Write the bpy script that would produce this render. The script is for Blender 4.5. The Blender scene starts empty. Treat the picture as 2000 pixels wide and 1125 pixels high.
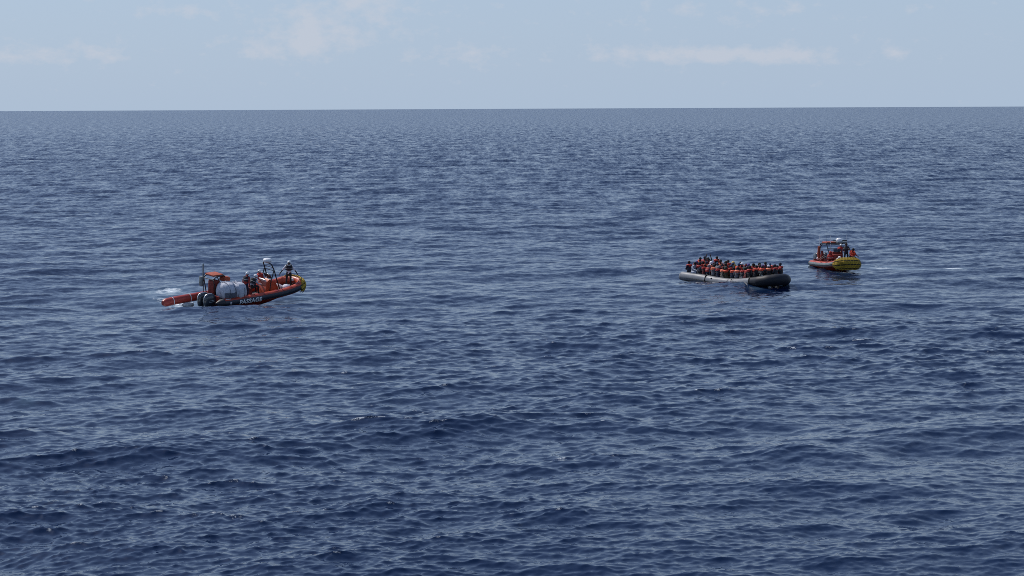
import bpy, bmesh, math, random
import numpy as np
from mathutils import Vector, Matrix, Euler

random.seed(7); rng = np.random.default_rng(11)
S = bpy.context.scene
COL = S.collection
R = math.radians

# ------------------------------------------------------------------ camera
H = 12.35; F = 4000.0
PITCH = math.atan((562.5 - 210.0) / F)
CR = Matrix.Rotation(R(90) - PITCH, 3, 'X') @ Matrix.Rotation(R(-0.258), 3, 'Z')
cd = bpy.data.cameras.new('camera'); cam = bpy.data.objects.new('camera', cd); COL.objects.link(cam)
cam.matrix_world = Matrix.Translation((0, 0, H)) @ CR.to_4x4()
cd.sensor_width = 36.0; cd.lens = 72.0; cd.clip_start = 0.5; cd.clip_end = 60000
S.camera = cam

def at(px, py, z=0.0):
    d = CR @ Vector(((px - 1000) / F, -(py - 562.5) / F, -1))
    t = (z - H) / d.z
    return Vector((d.x * t, d.y * t, z))
def proj(p):
    q = CR.transposed() @ (Vector(p) - Vector((0, 0, H)))
    return (round(1000 + F * q.x / -q.z, 1), round(562.5 - F * q.y / -q.z, 1))

# ------------------------------------------------------------------ world and sun
SUN_EL, SUN_AZ = 52.0, -50.0          # azimuth from +Y, negative = left
w = bpy.data.worlds.new('World'); S.world = w; w.use_nodes = True
nt = w.node_tree; N = nt.nodes; L = nt.links; N.clear()
def nd(t, **k):
    n = N.new(t)
    for a, b in k.items(): setattr(n, a, b)
    return n
def mth(op, a, b=None, c=None, clamp=False):
    n = N.new('ShaderNodeMath'); n.operation = op; n.use_clamp = clamp
    for i, v in enumerate((a, b, c)):
        if v is None: continue
        if isinstance(v, (int, float)): n.inputs[i].default_value = v
        else: L.new(v, n.inputs[i])
    return n.outputs[0]
def mixc(f, a, b, mode='MIX'):
    n = N.new('ShaderNodeMix'); n.data_type = 'RGBA'; n.blend_type = mode
    for i, v in ((0, f), (6, a), (7, b)):
        if isinstance(v, (int, float)): n.inputs[i].default_value = v
        elif isinstance(v, tuple): n.inputs[i].default_value = v
        else: L.new(v, n.inputs[i])
    return n.outputs[2]
sky = nd('ShaderNodeTexSky', sky_type='NISHITA', sun_disc=False, sun_elevation=R(SUN_EL), sun_rotation=R(SUN_AZ),
         altitude=10, air_density=1.0, dust_density=0.8, ozone_density=2.5)
geo = nd('ShaderNodeTexCoord'); sx = nd('ShaderNodeSeparateXYZ'); L.new(geo.outputs['Generated'], sx.inputs[0])
az = mth('MULTIPLY', mth('ARCTAN2', sx.outputs[0], sx.outputs[1]), 57.2958)
el = mth('MULTIPLY', mth('ARCSINE', sx.outputs[2]), 57.2958)
elp = mth('MAXIMUM', el, 0.0)
haze = mth('EXPONENT', mth('MULTIPLY', elp, -0.036))
HZ = (3.93, 4.94, 6.34, 1)            # marine haze radiance before strength
c = mixc(mth('MULTIPLY', haze, 0.93), mixc(1.0, sky.outputs[0], (0.80, 0.91, 1.13, 1), 'MULTIPLY'), HZ)
# low fair-weather clouds far out over the sea
cv = nd('ShaderNodeCombineXYZ'); L.new(mth('MULTIPLY', az, 1.0), cv.inputs[0]); L.new(mth('MULTIPLY', el, 1.6), cv.inputs[1])
cn = nd('ShaderNodeTexNoise'); cn.inputs['Scale'].default_value = 1.5; cn.inputs['Detail'].default_value = 9; cn.inputs['Roughness'].default_value = 0.62
L.new(cv.outputs[0], cn.inputs['Vector'])
def blob(a0, e0, sa, se, k):
    da = mth('DIVIDE', mth('SUBTRACT', az, a0), sa); de = mth('DIVIDE', mth('SUBTRACT', el, e0), se)
    r2 = mth('ADD', mth('MULTIPLY', da, da), mth('MULTIPLY', de, de))
    return mth('MULTIPLY', mth('EXPONENT', mth('MULTIPLY', r2, -1.0)), k)
def pa(px): return math.degrees(math.atan((px - 1000) / F))
def pe(py, px=1000): return (214.5 - 4.5 * px / 1000 - py) / F * 57.2958
msk = None
for bx_, by_, sxp, syp, k in ((1270, 106, 150, 18, .34), (1385, 112, 100, 15, .24), (1545, 112, 105, 21, .36), (1755, 108, 38, 16, .28),
                              (610, 88, 75, 42, .29), (690, 50, 150, 42, .21), (500, 92, 70, 26, .20), (205, 106, 80, 20, .22), (70, 112, 100, 22, .26),
                              (905, 108, 110, 34, .20), (1420, 25, 220, 25, .13), (400, 28, 160, 16, .15), (720, 4, 90, 14, .22)):
    b = blob(pa(bx_), pe(by_, bx_), math.degrees(sxp / F), math.degrees(syp / F), k)
    msk = b if msk is None else mth('ADD', msk, b)
band = mth('MULTIPLY', blob(0, 7.0, 200, 4.0, 1.0), 0.16)    # the cloud field goes on all round and higher up
msk = mth('ADD', msk, band)
cl = mth('MULTIPLY', mth('SUBTRACT', mth('ADD', cn.outputs[0], msk), 0.64), 3.6, clamp=True)
cl = mth('MULTIPLY', cl, 0.52)
c = mixc(cl, c, (5.65, 5.8, 6.4, 1))
bg = nd('ShaderNodeBackground'); bg.inputs['Strength'].default_value = 0.1
L.new(c, bg.inputs[0]); wo = nd('ShaderNodeOutputWorld'); L.new(bg.outputs[0], wo.inputs[0])

sd = bpy.data.lights.new('sun', 'SUN'); sd.energy = 3.6; sd.angle = R(0.53); sd.color = (1.0, 0.95, 0.87)
sun = bpy.data.objects.new('sun', sd); COL.objects.link(sun)
sv = Vector((math.sin(R(SUN_AZ)) * math.cos(R(SUN_EL)), math.cos(R(SUN_AZ)) * math.cos(R(SUN_EL)), math.sin(R(SUN_EL))))
sun.rotation_euler = sv.to_track_quat('Z', 'Y').to_euler(); sun.location = sv * 200

S.view_settings.view_transform = 'Standard'; S.view_settings.look = 'None'
S.view_settings.exposure = 0.09; S.view_settings.gamma = 1.0
S.render.engine = 'CYCLES'; S.cycles.max_bounces = 5; S.cycles.glossy_bounces = 3; S.cycles.diffuse_bounces = 2
S.cycles.filter_width = 0.9; S.cycles.sample_clamp_indirect = 3.0; S.cycles.use_denoising = False

# ------------------------------------------------------------------ materials
def material(name, col, rough=0.6, var=0.25, scale=6.0, metal=0.0, bump=0.0, coat=0.0, spec=0.5, var2=None):
    m = bpy.data.materials.new(name); m.use_nodes = True
    t = m.node_tree; b = t.nodes['Principled BSDF']
    tc = t.nodes.new('ShaderNodeTexCoord'); n = t.nodes.new('ShaderNodeTexNoise')
    n.inputs['Scale'].default_value = scale; n.inputs['Detail'].default_value = 5; n.inputs['Roughness'].default_value = 0.65
    t.links.new(tc.outputs['Object'], n.inputs['Vector'])
    cr = t.nodes.new('ShaderNodeValToRGB'); cr.color_ramp.elements[0].position = 0.3; cr.color_ramp.elements[1].position = 0.72
    lo = tuple(c * (1 - var) for c in col) if var2 is None else var2
    cr.color_ramp.elements[0].color = (*lo, 1); cr.color_ramp.elements[1].color = (*(min(1, c * (1 + var)) for c in col), 1)
    t.links.new(n.outputs[0], cr.inputs[0]); t.links.new(cr.outputs[0], b.inputs['Base Color'])
    b.inputs['Roughness'].default_value = rough; b.inputs['Metallic'].default_value = metal
    b.inputs['Specular IOR Level'].default_value = spec; b.inputs['Coat Weight'].default_value = coat
    if bump:
        bp = t.nodes.new('ShaderNodeBump'); bp.inputs['Strength'].default_value = bump; bp.inputs['Distance'].default_value = 0.03
        t.links.new(n.outputs[0], bp.inputs['Height']); t.links.new(bp.outputs[0], b.inputs['Normal'])
    return m
M = {}
def mk(k, *a, **kw): M[k] = material(k, *a, **kw)
mk('orange_tube', (0.42, 0.055, 0.022), 0.42, 0.22, 3, bump=.1)
mk('red_tube', (0.30, 0.030, 0.020), 0.42, 0.25, 3, bump=.1)
mk('red_hull', (0.26, 0.028, 0.018), 0.35, 0.3, 2)
mk('orange_plastic', (0.44, 0.065, 0.02), 0.45, 0.2, 4)
mk('orange_cover', (0.34, 0.065, 0.03), 0.8, 0.3, 8, bump=.4)
mk('red_cover', (0.20, 0.024, 0.016), 0.75, 0.3, 6, bump=.4)
mk('black_rubber', (0.012, 0.014, 0.020), 0.5, 0.4, 5, bump=.1)
mk('navy_band', (0.014, 0.020, 0.035), 0.5, 0.3, 3)
mk('grey_rubber', (0.15, 0.155, 0.17), 0.42, 0.22, 2.2, bump=.15, spec=.6)
mk('bow_shade_rubber', (0.012, 0.014, 0.020), 0.55, 0.3, 2.2, bump=.15, spec=.3)  # darker than the side tubes: the bow's shade is put into the colour
mk('patch_grey', (0.22, 0.22, 0.23), 0.5, 0.3, 6)
mk('black_metal', (0.010, 0.011, 0.014), 0.35, 0.3, 8)
mk('cowl_paint', (0.018, 0.024, 0.034), 0.22, 0.2, 3, coat=.6)
mk('silver_trim', (0.55, 0.57, 0.60), 0.3, 0.1, 8, metal=.6)
mk('white_gelcoat', (0.72, 0.73, 0.74), 0.25, 0.08, 4, coat=.3)
mk('white_helmet', (0.70, 0.72, 0.72), 0.35, 0.15, 9)
mk('white_letter', (0.68, 0.70, 0.72), 0.6, 0.2, 10)
mk('white_tape', (0.62, 0.60, 0.62), 0.5, 0.2, 14)
mk('sack_cloth', (0.50, 0.51, 0.57), 0.85, 0.22, 5, bump=.8)
mk('sack_grey', (0.12, 0.13, 0.16), 0.85, 0.25, 9, bump=.5)
mk('deck_grey', (0.05, 0.05, 0.055), 0.7, 0.4, 8)
mk('rope_yellow', (0.44, 0.29, 0.025), 0.8, 0.45, 14, bump=.6)
mk('rope_dark', (0.030, 0.026, 0.012), 0.9, 0.5, 14)
mk('rope_white', (0.22, 0.22, 0.21), 0.8, 0.3, 20)
mk('canvas_olive', (0.16, 0.19, 0.20), 0.8, 0.3, 5, bump=.4)
mk('glass_dark', (0.02, 0.03, 0.04), 0.08, 0.1, 4)
mk('fender_grey', (0.35, 0.38, 0.40), 0.5, 0.2, 5)
mk('jacket_orange', (0.68, 0.075, 0.025), 0.62, 0.22, 9, bump=.3)
mk('jacket_red', (0.42, 0.026, 0.018), 0.65, 0.3, 9, bump=.3)
mk('jacket_sunlit', (0.85, 0.20, 0.10), 0.62, 0.2, 9, bump=.3)  # paler copy of the orange jacket, with sunlight put into the colour
mk('jacket_dark', (0.02, 0.022, 0.03), 0.7, 0.4, 9)
mk('reflective_tape', (0.7, 0.7, 0.68), 0.35, 0.1, 9)
mk('jacket_yellow', (0.60, 0.33, 0.03), 0.65, 0.2, 9)
for k, c_ in dict(skin_dark=(0.035, 0.018, 0.012), skin_brown=(0.09, 0.045, 0.028), skin_light=(0.38, 0.20, 0.14)).items(): mk(k, c_, 0.5, 0.15, 20)
for k, c_ in dict(hair_black=(0.006, 0.006, 0.007), hair_brown=(0.03, 0.018, 0.012), cloth_black=(0.010, 0.011, 0.014), cloth_navy=(0.012, 0.018, 0.045),
                  cloth_charcoal=(0.035, 0.037, 0.045), cloth_grey=(0.14, 0.14, 0.16), cloth_light=(0.42, 0.45, 0.52), cloth_white=(0.66, 0.66, 0.72),
                  cloth_olive=(0.055, 0.048, 0.022), cloth_maroon=(0.11, 0.014, 0.016), cloth_red=(0.32, 0.025, 0.02), cloth_brown=(0.07, 0.04, 0.025),
                  cloth_green=(0.025, 0.06, 0.05), cloth_yellow=(0.55, 0.36, 0.10), cloth_blue=(0.02, 0.05, 0.13), cloth_violet=(0.10, 0.07, 0.20)).items():
    mk(k, c_, 0.85, 0.35, 7, bump=.5)
mk('cloth_camo', (0.40, 0.33, 0.25), 0.85, 0.2, 16, var2=(0.03, 0.03, 0.03))
mk('cloth_pattern', (0.55, 0.55, 0.5), 0.85, 0.2, 13, var2=(0.008, 0.009, 0.012))
M['cloth_pattern'].node_tree.nodes['Color Ramp'].color_ramp.elements[0].position = 0.55
M['cloth_pattern'].node_tree.nodes['Color Ramp'].color_ramp.elements[1].position = 0.62

# ------------------------------------------------------------------ mesh helpers
class MB:
    def __init__(s): s.v = []; s.f = []; s.m = []
    def add(s, vs, fs, mi=0):
        o = len(s.v); s.v += [tuple(p) for p in vs]; s.f += [tuple(i + o for i in f) for f in fs]
        s.m += [mi] * len(fs) if isinstance(mi, int) else list(mi); return s
    def tube(s, pts, rad, seg=10, mi=0, caps=True, closed=False, flat=None):
        pts = [Vector(p) for p in pts]; n = len(pts)
        if isinstance(rad, (int, float)): rad = [rad] * n
        up = Vector((0, 0, 1)); vs = []; prev = None
        for i, p in enumerate(pts):
            a = pts[(i - 1) % n] if (closed or i > 0) else p; b = pts[(i + 1) % n] if (closed or i < n - 1) else p
            d = (b - a).normalized()
            x = up.cross(d)
            if x.length < 0.15: x = prev if prev else Vector((1, 0, 0))
            x = (x - d * x.dot(d)).normalized(); prev = x; y = d.cross(x)
            fx, fy = (1, 1) if flat is None else flat
            for j in range(seg):
                t = 2 * math.pi * j / seg
                vs.append(p + x * math.cos(t) * rad[i] * fx + y * math.sin(t) * rad[i] * fy)
        fs = []
        for i in range(n if closed else n - 1):
            for j in range(seg):
                a = i * seg + j; b = i * seg + (j + 1) % seg; i2 = (i + 1) % n
                fs.append((a, i2 * seg + j, i2 * seg + (j + 1) % seg, b)[::-1])
        if caps and not closed:
            fs.append(tuple(range(seg))); fs.append(tuple((n - 1) * seg + j for j in range(seg))[::-1])
        return s.add(vs, fs, mi)
    def box(s, c, d, mi=0, rot=None, bev=0.0):
        c = Vector(c); hx, hy, hz = d[0] / 2, d[1] / 2, d[2] / 2
        b = bmesh.new(); bmesh.ops.create_cube(b, size=1)
        for v in b.verts: v.co = Vector((v.co.x * d[0], v.co.y * d[1], v.co.z * d[2]))
        if bev: bmesh.ops.bevel(b, geom=b.edges[:], offset=bev, segments=2, affect='EDGES', profile=0.6)
        vs = [(c + (rot @ v.co if rot else v.co)) for v in b.verts]; b.verts.index_update()
        fs = [tuple(v.index for v in f.verts) for f in b.faces]; b.free()
        return s.add(vs, fs, mi)
    def ball(s, c, r, mi=0, u=10, v=7, rot=None, cut=None, wob=0.0):
        c = Vector(c)
        if isinstance(r, (int, float)): r = (r, r, r)
        vs = []; fs = []
        for i in range(v + 1):
            ph = math.pi * i / v
            if cut is not None: ph = cut * i / v
            for j in range(u):
                t = 2 * math.pi * j / u; k = 1 + wob * (random.random() - .5)
                p = Vector((math.sin(ph) * math.cos(t) * r[0], math.sin(ph) * math.sin(t) * r[1], math.cos(ph) * r[2])) * k
                vs.append(c + (rot @ p if rot else p))
        for i in range(v):
            for j in range(u):
                a = i * u + j; b = i * u + (j + 1) % u
                fs.append((a, a + u, b + u, b))
        return s.add(vs, fs, mi)
    def build(s, name, mats, parent=None, smooth=True, sub=0, loc=None):
        me = bpy.data.meshes.new(name); me.from_pydata(s.v, [], s.f)
        if not isinstance(mats, (list, tuple)): mats = [mats]
        for m in mats: me.materials.append(M[m] if isinstance(m, str) else m)
        me.polygons.foreach_set('material_index', s.m)
        bm = bmesh.new(); bm.from_mesh(me); bmesh.ops.remove_doubles(bm, verts=bm.verts, dist=1e-5)
        bmesh.ops.recalc_face_normals(bm, faces=bm.faces); bm.to_mesh(me); bm.free()
        if smooth:
            me.polygons.foreach_set('use_smooth', [True] * len(me.polygons))
            try: me.set_sharp_from_angle(angle=R(50))
            except Exception: pass
        o = bpy.data.objects.new(name, me); COL.objects.link(o)
        if parent: o.parent = parent
        if sub:
            md = o.modifiers.new('sub', 'SUBSURF'); md.levels = sub; md.render_levels = sub
        return o
def tag(o, label=None, cat=None, group=None, kind=None):
    if label: o['label'] = label
    if cat: o['category'] = cat
    if group: o['group'] = group
    if kind: o['kind'] = kind
    return o
def empty(name, mat4, label, cat, group=None):
    o = bpy.data.objects.new(name, None); COL.objects.link(o); o.matrix_world = mat4; o.empty_display_size = .2
    return tag(o, label, cat, group)
def spline(pts, n):
    """catmull-rom through pts, n samples"""
    P = [Vector(p) for p in pts]; P = [P[0] * 2 - P[1]] + P + [P[-1] * 2 - P[-2]]
    out = []; m = len(P) - 3
    for i in range(n):
        t = i / (n - 1) * m; k = min(int(t), m - 1); t -= k
        a, b, c_, d = P[k:k + 4]
        out.append(0.5 * ((2 * b) + (c_ - a) * t + (2 * a - 5 * b + 4 * c_ - d) * t * t + (3 * b - a - 3 * c_ + d) * t ** 3))
    return out

# ------------------------------------------------------------------ the sea
G = 9.81
LAM_P = 13.0; KP = 2 * math.pi / LAM_P; ALPHA = 0.0105
WDIR = R(-90 + 14)                      # the waves run towards the ship, a little to the right
BANDS = [(397.0, 1024, 7.0, 200.0), (397.0, 1024, 3.0, 7.0), (83.0, 1024, 1.4, 3.0), (83.0, 1024, 0.7, 1.4), (23.0, 512, 0.36, 0.7), (23.0, 512, 0.16, 0.36)]
def make_band(Lt, n, l0, l1, seed):
    g = np.random.default_rng(seed)
    k1 = np.fft.fftfreq(n, d=Lt / n) * 2 * np.pi
    kx, ky = np.meshgrid(k1, k1, indexing='ij'); k = np.hypot(kx, ky); k[0, 0] = 1
    th = np.arctan2(ky, kx) - WDIR
    Fk = ALPHA / 2 * k ** -3 * np.exp(-1.25 * (KP / k) ** 2)
    kk = k / KP; iso = np.clip((np.log(kk + 1e-9)) / 12.0, 0.04, 0.24)
    D = (1 - iso) * (np.cos(th / 2) ** 2) ** 8 * 0.80 + iso / (2 * np.pi)
    Sk = Fk / k * D; Sk[(k < 2 * np.pi / l1) | (k >= 2 * np.pi / l0)] = 0; Sk[0, 0] = 0
    dk = 2 * np.pi / Lt
    Hh = (g.standard_normal((n, n)) + 1j * g.standard_normal((n, n))) * np.sqrt(Sk) * dk
    f = lambda A: (np.fft.ifft2(A) * n * n).real.astype(np.float32)
    return Lt, n, l0, f(Hh), f(1j * kx / k * Hh), f(1j * ky / k * Hh)
TILES = [make_band(*b, 100 + i) for i, b in enumerate(BANDS)]
ROT = [0, 0.0, 0.0, 0.0, 0.0, 0.0]
def samp(a, n, Lt, x, y):
    u = (x / Lt * n) % n; v = (y / Lt * n) % n
    i = np.floor(u).astype(np.int32); j = np.floor(v).astype(np.int32); fu = (u - i).astype(np.float32); fv = (v - j).astype(np.float32)
    i %= n; j %= n; i2 = (i + 1) % n; j2 = (j + 1) % n
    return a[i, j] * (1 - fu) * (1 - fv) + a[i2, j] * fu * (1 - fv) + a[i, j2] * (1 - fu) * fv + a[i2, j2] * fu * fv
# wind patches: the chop is a little stronger in some patches than in others
def sea(x, y, s):
    x = np.asarray(x, dtype=np.float64); y = np.asarray(y, dtype=np.float64)
    dx = np.zeros(x.shape, np.float32); dy = dx.copy(); dz = dx.copy()
    g0 = TILES[0]; gv = samp(g0[3], g0[1], g0[0], x * 0.27 + 155, y * 0.16 + 83) / g0[3].std(); gust = np.clip(1.04 + 0.17 * gv, .6, 1.6)
    for bi, (Lt, n, l0, hz, hx, hy) in enumerate(TILES):
        wgt = np.clip((l0 / (1.5 * s) - 0.5) * 1.6, 0, 1)
        if bi >= 2: wgt = wgt * gust
        wgt = wgt * (1.28, 0.98, 1.10, 1.38, 1.95, 2.5)[bi]
        idx = wgt > 0.001
        if not idx.any(): continue
        X = x[idx] + 31.7 * bi; Y = y[idx] + 17.3 * bi; W = wgt[idx].astype(np.float32)
        dz[idx] += samp(hz, n, Lt, X, Y) * W
        q = 1.32 if bi < 4 else 1.1
        dx[idx] += samp(hx, n, Lt, X, Y) * W * q; dy[idx] += samp(hy, n, Lt, X, Y) * W * q
    return dx, dy, dz
def level(x, y, rad=1.5):
    a = np.linspace(0, 6.28, 12); xs = x + rad * np.cos(a); ys = y + rad * np.sin(a)
    return float(sea(xs, ys, np.full(12, 1.0))[2].mean())

def build_water():
    dense = np.linspace(-15.2, 15.2, 680)
    step = dense[1] - dense[0]; a = [15.2]; st = step
    while a[-1] < 180: st = min(st * 1.35, 9); a.append(a[-1] + st)
    a = np.array(a[1:-1]); TH = np.concatenate([-a[::-1], dense, a]); TH = np.radians(TH)
    r = [2.0]
    while r[-1] < 44: r.append(r[-1] * 1.1)
    while r[-1] < 20000: r.append(r[-1] + 0.068 * (r[-1] / 50) ** 1.36)
    r = np.array(r); dr = np.gradient(r)
    dth = np.gradient(TH)
    RR, TT = np.meshgrid(r, TH, indexing='ij')
    sp = np.maximum(dr[:, None] * np.ones_like(TT), RR * dth[None, :] * 1.0)
    X = (RR * np.sin(TT)).ravel(); Y = (RR * np.cos(TT)).ravel(); sp = sp.ravel()
    dx, dy, dz = sea(X, Y, sp)
    # foam: folding crests, whitened as painted sun glints, and churned water round the boats
    fold = np.zeros(X.shape, np.float32)
    e = 0.15
    near = (RR.ravel() < 700) & (np.abs(TT.ravel()) < R(16))
    xa, ya, sa = X[near], Y[near], sp[near]
    d1 = sea(xa + e, ya, sa); d2 = sea(xa, ya + e, sa)
    jx = 1 + (d1[0] - dx[near]) / e; jy = 1 + (d2[1] - dy[near]) / e; jxy = (d1[1] - dy[near]) / e
    J = jx * jy - jxy ** 2
    thr = np.percentile(J, 0.07); fold[near] = np.clip((thr - J) * 9.0, 0, 1)
    print('fold', (fold > .05).mean(), (fold > .5).mean())
    foam = np.zeros(X.shape, np.float32); slick = np.zeros(X.shape, np.float32)
    for (px, py, sx_, sy_, k) in FOAM:
        p = at(px, py); foam += k * np.exp(-(((X - p.x) / sx_) ** 2 + ((Y - p.y) / sy_) ** 2))
    for (px, py, sx_, sy_, k) in SLICK:
        p = at(px, py); slick += k * np.exp(-(((X - p.x) / sx_) ** 2 + ((Y - p.y) / sy_) ** 2))
    vs = np.stack([X + dx, Y + dy, dz], 1).astype(np.float32)
    nr, nc = RR.shape
    idx = np.arange(nr * nc).reshape(nr, nc)
    A = idx[:-1, :]; B = idx[1:, :]
    A2 = np.roll(A, -1, 1); B2 = np.roll(B, -1, 1)
    q = np.stack([A, A2, B2, B], -1).reshape(-1, 4)
    me = bpy.data.meshes.new('sea_water')
    me.vertices.add(len(vs)); me.vertices.foreach_set('co', vs.ravel())
    me.loops.add(q.size); me.loops.foreach_set('vertex_index', q.ravel().astype(np.int32))
    me.polygons.add(len(q)); me.polygons.foreach_set('loop_start', np.arange(0, q.size, 4, dtype=np.int32))
    me.polygons.foreach_set('loop_total', np.full(len(q), 4, np.int32))
    me.polygons.foreach_set('use_smooth', np.ones(len(q), bool))
    me.update()
    for nm, arr in (('foam', np.clip(foam, 0, 1)), ('fold', fold), ('slick', np.clip(slick, 0, 1))):
        at_ = me.attributes.new(nm, 'FLOAT', 'POINT'); at_.data.foreach_set('value', arr.astype(np.float32))
    # how much of the short chop the mesh itself no longer carries at this distance
    lod = np.clip(np.log(sp / 0.12) / math.log(12), 0, 1)
    at_ = me.attributes.new('lod', 'FLOAT', 'POINT'); at_.data.foreach_set('value', lod.astype(np.float32))
    o = bpy.data.objects.new('sea_water', me); COL.objects.link(o)
    print('water normal z', me.polygons[len(q) // 2].normal.z, 'quads', len(q), 'hs', 4 * dz[near].std())
    tag(o, 'open deep blue sea covered in short wind chop', None, None, 'structure')
    return o

def water_material():
    m = bpy.data.materials.new('sea_water'); m.use_nodes = True; t = m.node_tree; n = t.nodes; l = t.links; n.clear()
    def mm(op, a, b=None, clamp=False):
        x = n.new('ShaderNodeMath'); x.operation = op; x.use_clamp = clamp
        for i, v in enumerate((a, b)):
            if v is None: continue
            if isinstance(v, (int, float)): x.inputs[i].default_value = v
            else: l.new(v, x.inputs[i])
        return x.outputs[0]
    def vm(op, a, b=None, sc=None):
        x = n.new('ShaderNodeVectorMath'); x.operation = op
        for i, v in enumerate((a, b)):
            if v is None: continue
            if isinstance(v, tuple): x.inputs[i].default_value = v
            else: l.new(v, x.inputs[i])
        if sc is not None:
            if isinstance(sc, (int, float)): x.inputs['Scale'].default_value = sc
            else: l.new(sc, x.inputs['Scale'])
        return x.outputs[0]
    g = n.new('ShaderNodeNewGeometry')
    def attr(k):
        a = n.new('ShaderNodeAttribute'); a.attribute_name = k; return a.outputs['Fac']
    lod, foamA, fold, slick = attr('lod'), attr('foam'), attr('fold'), attr('slick')
    # fine slopes: capillary ripples everywhere, and the short chop where the mesh is too coarse to carry it
    def slopes(scx, scy, detail, rot=0.0, off=(0, 0, 0), rough=0.6):
        mp = n.new('ShaderNodeMapping'); mp.inputs['Scale'].default_value = (scx, scy, 0.0); mp.inputs['Rotation'].default_value = (0, 0, rot)
        mp.inputs['Location'].default_value = off
        l.new(g.outputs['Position'], mp.inputs['Vector'])
        tx = n.new('ShaderNodeTexNoise'); tx.noise_dimensions = '2D'; tx.inputs['Scale'].default_value = 1.0
        tx.inputs['Detail'].default_value = detail; tx.inputs['Roughness'].default_value = rough
        l.new(mp.outputs[0], tx.inputs['Vector'])
        return vm('SUBTRACT', tx.outputs['Color'], (0.5, 0.5, 0.5))
    rip = slopes(6.0, 9.0, 3, 0.25)
    chop = slopes(1.3, 3.2, 4, 0.15, (7, 3, 0), 0.70)
    big = slopes(0.36, 0.055, 6, 0.02, (1, 9, 0), 0.80)
    calm = mm('SUBTRACT', 1.0, mm('MULTIPLY', slick, 0.7))
    v = vm('SCALE', rip, None, mm('MULTIPLY', calm, RIP))
    v = vm('ADD', v, vm('SCALE', chop, None, mm('MULTIPLY', mm('ADD', mm('MULTIPLY', lod, CHOP), 0.20), calm)))
    v = vm('ADD', v, vm('SCALE', big, None, mm('MULTIPLY', mm('MULTIPLY', mm('SUBTRACT', lod, 0.35, True), 1.6), BIG)))
    v = vm('ADD', v, vm('SCALE', (0.0, -1.0, 0.0), None, mm('MULTIPLY', lod, FAR_TILT)))   # normals tilted towards the ship with distance, added to darken far reflections
    v = vm('MULTIPLY', v, (1.0, 1.25, 0.0))
    nn = vm('NORMALIZE', vm('ADD', g.outputs['Normal'], v))
    b = n.new('ShaderNodeBsdfPrincipled')
    b.inputs['Base Color'].default_value = WCOL; b.inputs['Roughness'].default_value = 0.05; b.inputs['IOR'].default_value = 1.333
    l.new(nn, b.inputs['Normal'])
    # foam, with white sun-glint flecks painted on the folding crests
    def fnoise(sc, det, rough):
        fn = n.new('ShaderNodeTexNoise'); fn.inputs['Scale'].default_value = sc; fn.inputs['Detail'].default_value = det; fn.inputs['Roughness'].default_value = rough
        l.new(g.outputs['Position'], fn.inputs['Vector']); return fn.outputs[0]
    f1 = fnoise(2.3, 6, 0.7); f2 = fnoise(9.0, 4, 0.7)
    wake = mm('MULTIPLY', mm('SUBTRACT', mm('ADD', mm('MULTIPLY', foamA, 0.62), f1), 0.86), 4.0, True)
    crest_glint = mm('MULTIPLY', mm('MULTIPLY', fold, mm('SUBTRACT', f2, 0.46)), 6.0, True)
    fm = mm('MAXIMUM', wake, crest_glint)
    fb = n.new('ShaderNodeBsdfPrincipled'); fb.inputs['Base Color'].default_value = (0.62, 0.68, 0.72, 1); fb.inputs['Roughness'].default_value = 0.8
    # aerated pale water under and round the foam
    ar = n.new('ShaderNodeMix'); ar.data_type = 'RGBA'; ar.inputs[6].default_value = WCOL; ar.inputs[7].default_value = (0.09, 0.15, 0.20, 1)
    l.new(mm('MULTIPLY', foamA, 0.75, True), ar.inputs[0]); l.new(ar.outputs[2], b.inputs['Base Color'])
    mx = n.new('ShaderNodeMixShader'); l.new(fm, mx.inputs[0]); l.new(b.outputs[0], mx.inputs[1]); l.new(fb.outputs[0], mx.inputs[2])
    out = n.new('ShaderNodeOutputMaterial'); l.new(mx.outputs[0], out.inputs[0])
    return m
WCOL = (0.0040, 0.0135, 0.043, 1)
RIP, CHOP, BIG, FAR_TILT = 0.10, 0.50, 0.58, 0.105
FOAM = [(350, 592, 1.3, 2.0, .84), (305, 586, 1.8, 2.4, .52), (334, 601, .9, .7, .6), (322, 572, 1.0, 1.0, .40), (368, 600, .9, 1.2, .7), (288, 568, 1.9, 1.6, .45), (338, 567, 1.2, 1.6, .60), (325, 600, .8, .8, .6), (390, 602, .8, .6, .6),
        (1335, 549, .4, .4, 0.69), (1350, 551, .5, .4, 0.62), (1368, 552, .4, .4, 0.75), (1388, 553, .5, .4, 0.62), (1412, 556, .6, .4, 0.78), (1432, 559, .4, .4, 0.62), (1450, 561, .3, .3, 0.56), (1480, 564, .5, .4, 0.50), (1540, 560, .5, .6, 0.62),
        (425, 603, .8, .4, 0.62), (460, 602, .8, .4, 0.56), (500, 599, .9, .4, 0.62), (590, 580, .6, .8, 0.62), (1610, 527, .6, .5, 0.69), (1633, 532, .5, .5, 0.62), (1675, 532, .6, .6, 0.62),
        (1700, 521, 1.6, 1.3, .30), (1740, 522, 1.8, 1.3, .30), (1780, 522, 1.8, 1.3, .28), (1815, 523, 1.6, 1.2, .30),
        (1857, 524, 0.85, 1.0, 1.0), (1838, 523, 0.7, 0.8, .75), (1585, 522, .7, .9, .75), (1720, 524, 1.4, .9, .42),
        (1648, 533, .4, .8, .8), (575, 588, .7, 1.2, .6), (540, 596, 1.2, 1.0, .45), (1372, 559, .2, .5, .8),
        (55, 781, .35, .7, .5), (610, 368, .4, 5, .9), (480, 315, .4, 6, .9), (345, 283, .3, 6, .8)]
SLICK = [(1760, 523, 5, 1.8, 1.0), (1720, 523, 3, 1.6, .8), (300, 588, 3, 4, .6), (560, 600, 3, 2, .5)]
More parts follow.
